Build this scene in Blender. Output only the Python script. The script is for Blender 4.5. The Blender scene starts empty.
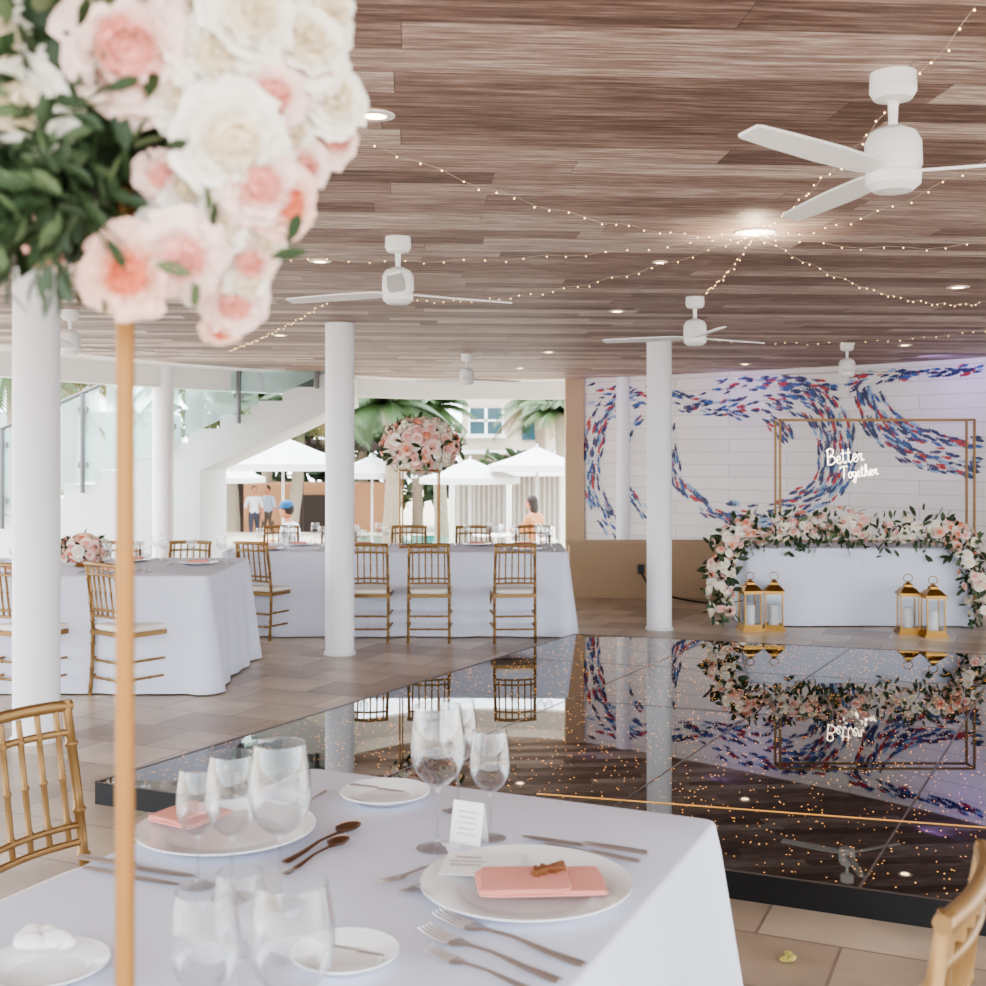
import bpy, math, random
import numpy as np
from mathutils import Vector, Matrix, Quaternion
random.seed(7); rng=np.random.RandomState(7)
F=1200.0; C=1.6; H=2.62
def P(x,y,d): return Vector(((x-493)*d/F, d, C-(y-452)*d/F))
def G(x,y,z=0.0):
    d=(C-z)*F/(y-452); return Vector(((x-493)*d/F, d, z))
def S(r,g,b):
    def l(c):
        c/=255.0
        return c/12.92 if c<=0.04045 else ((c+0.055)/1.055)**2.4
    return (l(r),l(g),l(b),1.0)
# ---------------------------------------------------------------- materials
def mat(name,col,rough=0.5,metal=0.0,emis=None,estr=0,noise=0.0,nscale=20,ior=None,bump=0.0):
    m=bpy.data.materials.new(name); m.use_nodes=True
    nt=m.node_tree; b=nt.nodes['Principled BSDF']
    b.inputs['Base Color'].default_value=col
    b.inputs['Roughness'].default_value=rough
    b.inputs['Metallic'].default_value=metal
    if ior: b.inputs['IOR'].default_value=ior
    if emis:
        b.inputs['Emission Color'].default_value=emis; b.inputs['Emission Strength'].default_value=estr
    if noise or bump:
        tc=nt.nodes.new('ShaderNodeTexCoord'); n=nt.nodes.new('ShaderNodeTexNoise')
        n.inputs['Scale'].default_value=nscale; n.inputs['Detail'].default_value=4
        nt.links.new(tc.outputs['Object'],n.inputs['Vector'])
        if noise:
            mx=nt.nodes.new('ShaderNodeMix'); mx.data_type='RGBA'
            mx.inputs[6].default_value=tuple(c*(1-noise) for c in col[:3])+(1,)
            mx.inputs[7].default_value=tuple(min(1,c*(1+noise)) for c in col[:3])+(1,)
            nt.links.new(n.outputs['Fac'],mx.inputs[0]); nt.links.new(mx.outputs[2],b.inputs['Base Color'])
        if bump:
            bp=nt.nodes.new('ShaderNodeBump'); bp.inputs['Strength'].default_value=bump; bp.inputs['Distance'].default_value=0.01
            nt.links.new(n.outputs['Fac'],bp.inputs['Height']); nt.links.new(bp.outputs['Normal'],b.inputs['Normal'])
    return m
def brick_mat(name,c1,c2,mortar,bw,rh,ms,rot=(0,0,0),rough=0.5,off=0.5,nz=0.15,spec=0.5):
    m=bpy.data.materials.new(name); m.use_nodes=True; nt=m.node_tree; b=nt.nodes['Principled BSDF']
    tc=nt.nodes.new('ShaderNodeTexCoord'); mp=nt.nodes.new('ShaderNodeMapping')
    mp.inputs['Rotation'].default_value=rot
    nt.links.new(tc.outputs['Object'],mp.inputs['Vector'])
    br=nt.nodes.new('ShaderNodeTexBrick'); br.inputs['Scale'].default_value=1
    br.offset=off
    br.inputs['Color1'].default_value=c1; br.inputs['Color2'].default_value=c2; br.inputs['Mortar'].default_value=mortar
    br.inputs['Mortar Size'].default_value=ms; br.inputs['Brick Width'].default_value=bw; br.inputs['Row Height'].default_value=rh
    br.inputs['Mortar Smooth'].default_value=0.1
    nt.links.new(mp.outputs['Vector'],br.inputs['Vector'])
    n=nt.nodes.new('ShaderNodeTexNoise'); n.inputs['Scale'].default_value=3; n.inputs['Detail'].default_value=6
    nt.links.new(mp.outputs['Vector'],n.inputs['Vector'])
    mr=nt.nodes.new('ShaderNodeMapRange'); mr.inputs['From Min'].default_value=.3; mr.inputs['From Max'].default_value=.7
    mr.inputs['To Min'].default_value=1-nz; mr.inputs['To Max'].default_value=1+nz
    nt.links.new(n.outputs['Fac'],mr.inputs['Value'])
    vm=nt.nodes.new('ShaderNodeVectorMath'); vm.operation='SCALE'
    nt.links.new(br.outputs['Color'],vm.inputs[0]); nt.links.new(mr.outputs['Result'],vm.inputs['Scale'])
    nt.links.new(vm.outputs[0],b.inputs['Base Color'])
    b.inputs['Roughness'].default_value=rough
    b.inputs['Specular IOR Level'].default_value=spec
    return m
def plank_mat(name,width,length,rot,stops,gap=.014):
    m=bpy.data.materials.new(name); m.use_nodes=True; nt=m.node_tree; b=nt.nodes['Principled BSDF']; L=nt.links.new
    def nd(t,**k):
        n=nt.nodes.new(t)
        for a,v in k.items(): setattr(n,a,v)
        return n
    def math_(op,a,b_=None):
        n=nd('ShaderNodeMath',operation=op)
        for i,x in enumerate((a,b_)):
            if x is None: continue
            if isinstance(x,(int,float)): n.inputs[i].default_value=x
            else: L(x,n.inputs[i])
        return n.outputs[0]
    tc=nd('ShaderNodeTexCoord'); mp=nd('ShaderNodeMapping'); mp.inputs['Rotation'].default_value=(0,0,rot); L(tc.outputs['Object'],mp.inputs['Vector'])
    sp=nd('ShaderNodeSeparateXYZ'); L(mp.outputs['Vector'],sp.inputs[0])
    yr=math_('DIVIDE',sp.outputs['Y'],width); row=math_('FLOOR',yr)
    w1=nd('ShaderNodeTexWhiteNoise',noise_dimensions='1D'); L(row,w1.inputs['W'])
    xr=math_('ADD',math_('DIVIDE',sp.outputs['X'],length),math_('MULTIPLY',w1.outputs['Value'],7.3)); col=math_('FLOOR',xr)
    cb=nd('ShaderNodeCombineXYZ'); L(row,cb.inputs[0]); L(col,cb.inputs[1])
    w2=nd('ShaderNodeTexWhiteNoise',noise_dimensions='2D'); L(cb.outputs[0],w2.inputs['Vector'])
    vs=nd('ShaderNodeVectorMath',operation='SCALE'); L(w2.outputs['Color'],vs.inputs[0]); vs.inputs['Scale'].default_value=30
    va=nd('ShaderNodeVectorMath',operation='ADD'); L(mp.outputs['Vector'],va.inputs[0]); L(vs.outputs[0],va.inputs[1])
    def noise(sc,scale,det):
        q=nd('ShaderNodeMapping'); q.inputs['Scale'].default_value=sc; L(va.outputs[0],q.inputs['Vector'])
        n=nd('ShaderNodeTexNoise'); n.inputs['Scale'].default_value=scale; n.inputs['Detail'].default_value=det; n.inputs['Roughness'].default_value=.72; L(q.outputs[0],n.inputs['Vector']); return n.outputs['Fac']
    g1=noise((1,16,1),4.2,10); g2=noise((1,4,1),1.6,3)
    f=math_('ADD',math_('MULTIPLY',w2.outputs['Value'],.60),math_('ADD',math_('MULTIPLY',math_('SUBTRACT',g1,.5),2.4),math_('MULTIPLY',g2,.42)))
    cr=nd('ShaderNodeValToRGB'); el=cr.color_ramp.elements
    el[0].position=stops[0][0]; el[0].color=stops[0][1]; el[1].position=stops[-1][0]; el[1].color=stops[-1][1]
    for p,c in stops[1:-1]:
        e=el.new(p); e.color=c
    L(f,cr.inputs[0])
    fy=math_('FRACT',yr); ey=math_('LESS_THAN',fy,gap*1.4); fx=math_('FRACT',xr); ex=math_('LESS_THAN',fx,gap*width/length)
    e=math_('MAXIMUM',ey,ex); mx=nd('ShaderNodeMix',data_type='RGBA'); L(math_('MULTIPLY',e,.7),mx.inputs[0]); L(cr.outputs[0],mx.inputs[6]); mx.inputs[7].default_value=S(64,52,48)
    L(mx.outputs[2],b.inputs['Base Color']); b.inputs['Roughness'].default_value=.55; b.inputs['Specular IOR Level'].default_value=.3
    return m
def thin_glass(name,tint=(0.97,0.98,0.98,1),base=0.06,edge=0.75,diff=None,dfac=0):
    m=bpy.data.materials.new(name); m.use_nodes=True; nt=m.node_tree; nt.nodes.clear()
    o=nt.nodes.new('ShaderNodeOutputMaterial'); t=nt.nodes.new('ShaderNodeBsdfTransparent'); g=nt.nodes.new('ShaderNodeBsdfGlossy')
    g.inputs['Roughness'].default_value=0.03; t.inputs['Color'].default_value=tint
    lw=nt.nodes.new('ShaderNodeLayerWeight'); lw.inputs['Blend'].default_value=0.35
    mr=nt.nodes.new('ShaderNodeMapRange'); mr.inputs['From Min'].default_value=0.0; mr.inputs['From Max'].default_value=1.0
    mr.inputs['To Min'].default_value=base; mr.inputs['To Max'].default_value=edge
    nt.links.new(lw.outputs['Facing'],mr.inputs['Value'])
    mx=nt.nodes.new('ShaderNodeMixShader'); nt.links.new(mr.outputs['Result'],mx.inputs[0])
    nt.links.new(t.outputs[0],mx.inputs[1]); nt.links.new(g.outputs[0],mx.inputs[2])
    out=mx.outputs[0]
    if diff:
        d=nt.nodes.new('ShaderNodeBsdfDiffuse'); d.inputs['Color'].default_value=diff
        m2=nt.nodes.new('ShaderNodeMixShader'); m2.inputs[0].default_value=dfac
        nt.links.new(out,m2.inputs[1]); nt.links.new(d.outputs[0],m2.inputs[2]); out=m2.outputs[0]
    nt.links.new(out,o.inputs[0]); return m

WHITE=mat('white_paint',S(242,242,242),0.5)
COLM=mat('column_paint',S(240,240,244),0.45,noise=0.02,nscale=6)
CEIL=plank_mat('ceiling_planks',.19,1.55,math.radians(-4),[(0.05,S(100,80,73)),(.38,S(142,118,109)),(.7,S(182,160,151)),(1.0,S(230,218,211))])
TILE=brick_mat('travertine_tile',S(206,189,168),S(158,139,120),S(140,124,108),0.55,0.40,0.006,rot=(0,0,math.radians(24)),rough=0.3,nz=0.2)
PAVE=mat('pool_deck_stone',S(186,174,156),0.8,noise=0.08,nscale=2)
CLOTH=mat('tablecloth_linen',S(222,226,242),0.85,bump=0.15,nscale=14)
GOLD=mat('chair_gold',S(146,114,72),0.42,0.5,noise=0.15,nscale=40)
BRASS=mat('stand_brass',S(160,116,66),0.5,0.5)
GOLD2=mat('lantern_gold',S(172,134,78),0.32,1.0)
CUSH=mat('seat_cushion',S(232,226,216),0.8)
MIRR=mat('black_mirror_acrylic',(0.010,0.009,0.009,1),0.015,0.0,ior=2.6)
BLACK=mat('black_edge',S(20,20,22),0.35)
SEAM=mat('panel_seam',S(110,100,95),0.3,0.6)
STRIP=mat('gold_light_strip',S(214,176,110),0.4,0.3,emis=S(255,180,90),estr=.45)
LED=mat('starlight_led',S(255,190,110),0.5,emis=S(255,172,84),estr=2.6)
LEDW=mat('fairy_bulb',S(255,230,190),0.5,emis=S(255,206,130),estr=8)
WIRE=mat('clear_wire',S(190,175,160),0.5)
DOWN=mat('downlight_lens',S(255,245,225),0.5,emis=S(255,220,165),estr=14)
NEON=mat('neon_tube',S(255,250,240),0.5,emis=S(255,236,210),estr=6)
MURAL=brick_mat('mural_wall_tile',S(236,231,228),S(228,222,219),S(206,199,198),1.2,0.16,0.006,rot=(math.radians(-90),0,0),rough=0.5,nz=0.03)
BEIGE=mat('beige_stucco',S(198,172,142),0.8,noise=0.06,nscale=4)
LEAF=mat('leaf_green',S(50,70,42),0.5,noise=0.3,nscale=30)
LEAF2=mat('leaf_sage',S(94,112,78),0.55,noise=0.2,nscale=30)
RW1=mat('rose_cream_outer',S(248,242,230),0.7); RW2=mat('rose_cream_inner',S(243,229,204),0.7)
RP1=mat('rose_blush_outer',S(248,218,208),0.7); RP2=mat('rose_blush_inner',S(238,176,164),0.7)
RK1=mat('rose_peach_outer',S(246,204,186),0.7); RK2=mat('rose_peach_inner',S(236,150,120),0.7)
CHINA=mat('china',S(240,239,240),0.15)
NAPK=mat('napkin_pink',S(228,160,146),0.85,bump=0.2,nscale=60)
STEEL=mat('cutlery_steel',S(196,190,188),0.36,0.85)
BRONZE=mat('cutlery_dark',S(140,112,94),0.32,0.9)
PAPER=mat('card_paper',S(242,240,238),0.8)
INK=mat('ink',S(90,86,86),0.8)
WOODL=mat('wood_letter',S(120,74,40),0.6)
GLASS=thin_glass('wine_glass_glass',tint=(.955,.965,.97,1),base=.07,edge=.85)
GLASSP=thin_glass('balustrade_glass',tint=(0.76,0.91,0.88,1),base=0.1,edge=0.4,diff=S(186,214,210),dfac=0.45)
CHROME=mat('chrome_post',S(110,110,112),0.35,.7)
FISH=[mat('fish_navy',S(34,44,96),0.4),mat('fish_blue',S(52,92,156),0.4),mat('fish_sky',S(140,172,204),0.4),mat('fish_red',S(180,44,50),0.4),mat('fish_violet',S(84,64,110),0.4)]
HAIR=mat('dark_hair',S(40,28,24),0.6); SKIN=mat('skin',S(186,124,94),0.55)
# ---------------------------------------------------------------- mesh builder
class MB:
    def __init__(s): s.V=[]; s.F=[]; s.Mi=[]; s.n=0
    def add(s,v,f,m=0,M=None):
        v=np.asarray(v,dtype=float).reshape(-1,3)
        if M is not None:
            A=np.array(M); v=v@A[:3,:3].T+A[:3,3]
        s.V.append(v); n=s.n
        for q in f: s.F.append([i+n for i in q])
        if isinstance(m,int): s.Mi.extend([m]*len(f))
        else: s.Mi.extend(m)
        s.n+=len(v)
    def tube(s,pts,rad,seg=8,m=0,M=None,cap=True):
        pts=[Vector(p) for p in pts]
        if not hasattr(rad,'__len__'): rad=[rad]*len(pts)
        V=[];Fs=[]; prev=None
        for i,p in enumerate(pts):
            t=(pts[min(i+1,len(pts)-1)]-pts[max(i-1,0)]).normalized()
            if prev is None:
                a=Vector((0,0,1)) if abs(t.z)<0.9 else Vector((1,0,0))
                u=t.cross(a).normalized()
            else:
                u=(prev-t*prev.dot(t)).normalized()
            prev=u; w=t.cross(u)
            for k in range(seg):
                a=2*math.pi*k/seg; V.append(p+(u*math.cos(a)+w*math.sin(a))*rad[i])
        for i in range(len(pts)-1):
            for k in range(seg):
                k2=(k+1)%seg; Fs.append((i*seg+k,i*seg+k2,(i+1)*seg+k2,(i+1)*seg+k))
        if cap:
            Fs.append(tuple(range(seg))[::-1]); Fs.append(tuple((len(pts)-1)*seg+k for k in range(seg)))
        s.add([tuple(v) for v in V],Fs,m,M)
    def box(s,c,sz,m=0,rz=0,M=None):
        x,y,z=[a/2 for a in sz]
        v=[(-x,-y,-z),(x,-y,-z),(x,y,-z),(-x,y,-z),(-x,-y,z),(x,-y,z),(x,y,z),(-x,y,z)]
        f=[(3,2,1,0),(4,5,6,7),(0,1,5,4),(1,2,6,5),(2,3,7,6),(3,0,4,7)]
        T=Matrix.Translation(c)@Matrix.Rotation(rz,4,'Z')
        if M is not None: T=M@T
        s.add(v,f,m,T)
    def lathe(s,prof,c=(0,0,0),seg=24,m=0,M=None):
        V=[];Fs=[]
        for r,z in prof:
            for k in range(seg):
                a=2*math.pi*k/seg; V.append((r*math.cos(a)+c[0],r*math.sin(a)+c[1],z+c[2]))
        for i in range(len(prof)-1):
            for k in range(seg):
                k2=(k+1)%seg; Fs.append((i*seg+k,i*seg+k2,(i+1)*seg+k2,(i+1)*seg+k))
        s.add(V,Fs,m,M)
    def ball(s,c,r,m=0,seg=12,rings=8,M=None):
        if not hasattr(r,'__len__'): r=(r,r,r)
        V=[];Fs=[]
        for i in range(rings+1):
            p=math.pi*i/rings
            for k in range(seg):
                a=2*math.pi*k/seg
                V.append((c[0]+r[0]*math.sin(p)*math.cos(a),c[1]+r[1]*math.sin(p)*math.sin(a),c[2]+r[2]*math.cos(p)))
        for i in range(rings):
            for k in range(seg):
                k2=(k+1)%seg; Fs.append((i*seg+k,(i+1)*seg+k,(i+1)*seg+k2,i*seg+k2))
        s.add(V,Fs,m,M)
    def prism(s,poly,z0,z1,m=0,mt=None):
        n=len(poly); V=[(p[0],p[1],z0) for p in poly]+[(p[0],p[1],z1) for p in poly]
        Fs=[tuple(range(n))[::-1],tuple(range(n,2*n))]+[(i,(i+1)%n,n+(i+1)%n,n+i) for i in range(n)]
        mi=[m]*len(Fs)
        if mt is not None: mi[1]=mt
        s.add(V,Fs,mi)
    def obj(s,name,mats,smooth=True,ang=40,loc=None,rz=0,sc=1):
        me=bpy.data.meshes.new(name); V=np.concatenate(s.V)
        me.from_pydata(V.tolist(),[],s.F)
        for m in mats: me.materials.append(m)
        me.polygons.foreach_set('material_index',s.Mi)
        if smooth:
            me.polygons.foreach_set('use_smooth',[True]*len(me.polygons))
            try: me.set_sharp_from_angle(angle=math.radians(ang))
            except Exception: pass
        me.update()
        return inst(me,name,loc,rz,sc)
def inst(me,name,loc=None,rz=0,sc=1):
    o=bpy.data.objects.new(name,me); bpy.context.scene.collection.objects.link(o)
    if loc is not None: o.location=loc
    o.rotation_euler=(0,0,rz); o.scale=(sc,sc,sc)
    return o
def catmull(pts,n=8):
    pts=[Vector(p) for p in pts]; out=[]
    N=len(pts)
    for i in range(N-1):
        p0=pts[max(i-1,0)];p1=pts[i];p2=pts[i+1];p3=pts[min(i+2,N-1)]
        for k in range(n):
            t=k/n
            out.append(0.5*((2*p1)+(p2-p0)*t+(2*p0-5*p1+4*p2-p3)*t*t+(3*p1-p0-3*p2+p3)*t**3))
    out.append(pts[-1]); return out
# ---------------------------------------------------------------- shell
YB=-0.6
arc=catmull([(-5.6,5.5,0),(-5.35,9,0),(-4.7,11.44,0),(-3.43,14.07,0),(-1.28,16.5,0),(0.1,16.95,0),(1.47,16.5,0),(3.73,14.6,0),(5.3,12.9,0),(6.3,11,0),(6.8,8,0)],8)
mb=MB(); poly=[(p.x,p.y) for p in arc]+[(6.8,YB),(-5.6,YB)]
poly=poly[::-1]
mb.prism(poly,H,H+0.05); mb.obj('ceiling',[CEIL],smooth=False)
def offs(pts,d):
    out=[]
    for i,p in enumerate(pts):
        t=(pts[min(i+1,len(pts)-1)]-pts[max(i-1,0)]).normalized(); n=Vector((-t.y,t.x,0))
        out.append(p+n*d)
    return out
def band(mb,a,b,z0,z1,m=0):
    n=len(a); V=[]
    for p in a: V.append((p.x,p.y,z0))
    for p in b: V.append((p.x,p.y,z0))
    for p in a: V.append((p.x,p.y,z1))
    for p in b: V.append((p.x,p.y,z1))
    Fs=[]
    for i in range(n-1):
        Fs+=[(i,i+1,n+i+1,n+i),(2*n+i,3*n+i,3*n+i+1,2*n+i+1),(i,2*n+i,2*n+i+1,i+1),(n+i,n+i+1,3*n+i+1,3*n+i)]
    Fs+=[(0,n,3*n,2*n),(n-1,3*n-1,4*n-1,2*n-1)]
    mb.add(V,Fs,m)
o5=offs(arc,0.002); o6=offs(arc,0.55); o7=offs(arc,0.7)
mb=MB(); band(mb,o5,o6,H,H+0.06); band(mb,o6,o7,H-0.25,H+0.4); band(mb,o5,o7,H+0.06,H+0.5)
mb.obj('trim_roof_fascia',[WHITE],smooth=False)
mb=MB(); mb.prism([(-5.6,YB),(6.8,YB),(6.8,5.5),(-5.6,5.5)],H+0.05,H+0.5)
mb.obj('ceiling_roof_slab',[WHITE],smooth=False)
mb=MB(); fp=[(-9,-4),(9,-4),(9,8)]+[(p.x,p.y) for p in offs(arc,0.8)[::-1] if p.x>-5.2]+[(-9,11)]
mb.prism(fp,-0.6,0.0); mb.obj('floor',[TILE],smooth=False)
mb=MB()
mb.prism([(-40,8),(40,8),(40,33),(-40,33)],-0.9,-0.605); mb.prism([(-40,-30),(-9.02,-30),(-9.02,8),(-40,8)],-0.9,-0.605)
mb.prism([(9.02,-30),(40,-30),(40,8),(9.02,8)],-0.9,-0.605); mb.prism([(-9.02,-30),(9.02,-30),(9.02,-4.02),(-9.02,-4.02)],-0.9,-0.605)
mb.prism([(-60,33),(60,33),(60,90),(-60,90)],-1.4,-1.1)
mb.obj('ground_pool_deck',[PAVE],smooth=False)
mw=[p for p in arc if p.x>1.3 and (p.y<16.7)]
mw=[Vector((1.26,16.62,0))]+[p for p in mw if p.x>1.45]
mw=offs(mw,-0.01); mwb=offs(mw,0.3)
mb=MB(); band(mb,mw,mwb,0.0,H-0.001); mb.obj('wall_mural',[MURAL],smooth=False)
mb=MB(); mb.box((1.13,16.72,H/2),(0.25,0.3,H-0.002)); mb.obj('wall_end_pier',[BEIGE],smooth=False)
def wallhit(x,y):
    k=(x-493)/F
    for i in range(len(mw)-1):
        a,b=mw[i],mw[i+1]
        fa=a.x-k*a.y; fb=b.x-k*b.y
        if fa<=0<=fb or fb<=0<=fa:
            t=fa/(fa-fb); p=a.lerp(b,t); tg=(b-a).normalized()
            return Vector((p.x,p.y,C-(y-452)*p.y/F)),tg
    return None,None
fishv=np.array([(-.5,0,0),(-.15,.14,0),(.25,.10,0),(.3,.02,0),(.5,.15,0),(.5,-.15,0),(.3,-.02,0),(.25,-.10,0),(-.15,-.14,0)])
mb=MB()
bands=[([(588,396),(640,390),(690,406),(740,396),(790,388),(825,400),(843,430),(845,462),(832,492),(800,508),(760,514),(725,512)],12,280),
([(770,398),(810,412),(826,440),(826,470),(812,492),(780,500)],9,100),
([(640,398),(605,412),(593,445),(592,480),(603,512),(622,535)],10,130),
([(640,420),(625,440),(622,470),(632,500),(655,520)],6,45),
([(672,425),(670,455),(682,485),(706,508),(735,520)],7,75),
([(690,404),(730,412),(770,420),(790,440)],8,50),
([(864,392),(872,420),(890,442),(920,458),(955,466),(984,470)],11,130),
([(876,400),(900,425),(935,440),(984,446)],8,75),
([(850,384),(895,374),(940,370),(984,366)],7,70),
([(720,384),(780,380),(840,386)],4,30)]
for pts,wd,n in bands:
    sm=catmull([(a,b,0) for a,b in pts],8)
    for k in range(n):
        u=rng.rand()*(len(sm)-2); i=int(u); p=sm[i].lerp(sm[i+1],u-i); t=(sm[i+1]-sm[i]).normalized()
        q=p+Vector((-t.y,t.x,0))*rng.uniform(-wd,wd)
        w,tg=wallhit(q.x,q.y)
        if w is None or w.z>H-0.07: continue
        L=0.10+0.06*rng.rand()
        a=math.atan2(-t.y,t.x)+rng.normal(0,0.15)+math.pi
        nrm=Vector((tg.y,-tg.x,0))
        if nrm.dot(Vector((0,-1,0)))<0: nrm=-nrm
        up=Vector((0,0,1)); ux=tg*math.cos(a)+up*math.sin(a); uy=-tg*math.sin(a)+up*math.cos(a)
        base=w+nrm*(0.006+0.004*rng.rand())
        v=[tuple(base+ux*(f[0]*L)+uy*(f[1]*L)) for f in fishv]
        mb.add(v,[(0,1,2,3,6,7,8),(3,4,5,6)],int(rng.choice(5,p=[.42,.22,.14,.15,.07])))
mb.obj('wall_mural_mosaic_fish',FISH,smooth=False)
mb=MB(); mb.prism([(0.84,13.15),(4.75,13.15),(4.6,13.4),(0.84,13.4)],0,0.58)
mb.prism([(0.8,13.1),(4.82,13.1),(4.62,13.42),(0.8,13.42)],0.58,0.62)
mb.obj('wall_low_ledge',[BEIGE],smooth=False)
mb=MB(); mb.box((1.62,13.13,0.32),(0.07,0.03,0.1)); mb.tube(catmull([(1.62,13.1,0.28),(1.75,13.0,0.1),(2.1,12.8,0.015),(2.6,12.4,0.012)],6),0.01,6); mb.obj('power_outlet_cable',[BLACK])
def column(x,y,r):
    mb=MB(); mb.lathe([(r*1.0,0),(r,0.02),(r,H-0.05),(r,H-0.001)],seg=40); mb.lathe([(r+0.012,0),(r+0.012,0.02),(r,0.024)],seg=40)
    mb.obj('round_column',[COLM],loc=(x,y,0))
for px,py,w in ((662,630,25),(341,655,29),(35,742,46)):
    g=G(px-(2 if px<700 else 0),py); column(g.x,g.y+0.05,w*g.y/F/2)
for px,py,w in ((625,377,18),(163,367,21)):
    g=G(px,py,H); column(g.x,g.y,w*g.y/F/2)
# ---------------------------------------------------------------- dance floor
A=G(95,782,.1);B=G(575,634,.1);Cc=Vector((4.82,8.5,.1));D=Vector((2.28,3.68,.1))
def Q(u,v,z=.1):
    p=A.lerp(D,u).lerp(B.lerp(Cc,u),v); return Vector((p.x,p.y,z))
mb=MB(); mb.prism([(p.x,p.y) for p in (A,D,Cc,B)],0.0,0.1,0,1)
def strip(mb,a,b,w,z,m):
    t=(b-a); t.z=0; t.normalize(); n=Vector((-t.y,t.x,0))*w/2
    mb.add([tuple(Vector((q.x,q.y,z))) for q in (a-n,b-n,b+n,a+n)],[(0,1,2,3)],m)
for v in (.5,.75): strip(mb,Q(0,v),Q(1,v),0.010,0.1008,2)
for u in (.25,.5,.75): strip(mb,Q(u,0),Q(u,1),0.010,0.1009,2)
g0=Vector((.547,5.17,0)); gd=Vector((1.42,-.38,0))
strip(mb,g0-gd*.25,g0+gd*1.5,0.022,0.1011,3)
for a,b in ((A,D),(D,Cc),(Cc,B),(B,A)): strip(mb,a,b,0.02,0.1015,2)
oct_v=np.array([(1,0,0),(0,1,0),(-1,0,0),(0,-1,0),(0,0,1)])
for k in range(4200):
    u,v=rng.rand(2)
    p=Q(u,v,0.1006); r=(0.0022+0.0024*rng.rand())*(.8+.35*v)
    mb.add(oct_v*np.array([r,r,0.0012])+np.array(p),[(0,1,4),(1,2,4),(2,3,4),(3,0,4)],4)
mb.obj('dance_floor',[BLACK,MIRR,SEAM,STRIP,LED],smooth=False)
# ---------------------------------------------------------------- ceiling fans
def fan(px,py,ang):
    g=G(px,py,H); mb=MB(); mb.lathe([(0.001,0),(0.06,0),(0.062,-.05),(0.05,-.07),(0.014,-.078),(0.012,-.14),(0.03,-.145),(0.06,-.16),(0.074,-.185),(0.076,-.25),(0.07,-.262),(0.07,-.268),(0.074,-.272),(0.072,-.30),(0.05,-.318),(0.001,-.322)],seg=32)
    for k in range(3):
        M=Matrix.Rotation(math.radians(ang+120*k),4,'Z')@Matrix.Translation((0,0,-.266))@Matrix.Rotation(math.radians(12),4,'X')
        prof=[(0.05,.020),(0.12,.038),(0.3,.043),(0.5,.038),(0.62,.032),(0.635,.028)]
        V=[];Fs=[]
        for x,w in prof: V+=[(x,-w,.004),(x,w,.004),(x,w,-.004),(x,-w,-.004)]
        for i in range(len(prof)-1):
            a=4*i;b=a+4
            for j in range(4): Fs.append((a+j,b+j,b+(j+1)%4,a+(j+1)%4))
        e=4*(len(prof)-1); Fs.append((e,e+1,e+2,e+3)[::-1])
        mb.add(V,Fs,0,M)
    mb.obj('ceiling_fan',[WHITE],loc=(g.x,g.y,H-0.001),ang=30)
fan(893,73,-19); fan(398,237,33); fan(695,297,35); fan(467,354,30); fan(847,343,25); fan(70,310,40)
mb=MB()
for px,py,r in ((375,115,.045),(320,261,.045),(617,311,.045),(549,352,.05),(958,287,.05),(755,232,.07),(745,364,.05),(905,345,.05),(660,262,.03),(280,335,.05),(520,368,.05)):
    g=G(px,py,H-0.002); mb.lathe([(r*1.35,0),(r*1.35,-.004),(r*.8,-.006)],c=tuple(g),seg=20,m=0); mb.lathe([(r*.8,-.004),(0.001,-.003)],c=tuple(g),seg=20,m=1)
mb.obj('recessed_downlights',[WHITE,DOWN])
mb=MB()
hub=G(755,234,H-.01)
def strand(a,b,sag):
    L=(b-a).length; n=max(4,int(L/0.095)); pts=[]
    for i in range(n+1):
        t=i/n; p=a.lerp(b,t); p.z-=sag*4*t*(1-t)+0.008*math.sin(i*1.7); p.z=min(p.z,H-0.012); pts.append(p)
    mb.tube(pts,0.0011,4,0)
    for p in pts:
        q=p+Vector((rng.normal(0,.006),rng.normal(0,.006),-0.006)); r=0.0027+.0004*min(p.y,8)/3
        mb.add(np.array([(1,0,0),(0,1,0),(-1,0,0),(0,-1,0),(0,0,1),(0,0,-1)])*r+np.array(q),[(0,1,4),(1,2,4),(2,3,4),(3,0,4),(1,0,5),(2,1,5),(3,2,5),(0,3,5)],1)
for e,sg in ((G(352,133,H-.02),.10),(G(975,10,H-.02),.05),(G(986,302,H-.02),.12),(G(706,292,H-.02),.03),(G(215,252,H-.02),.08),(G(1010,240,H-.02),.05),(G(1000,150,H-.02),.08),(G(410,300,H-.02),.10)):
    strand(hub.copy(),e,sg)
strand(G(230,350,H-.02),G(330,300,H-.02),.03); strand(G(720,340,H-.02),G(986,330,H-.02),.06)
mb.obj('fairy_string_lights',[WIRE,LEDW],smooth=False)
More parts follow.
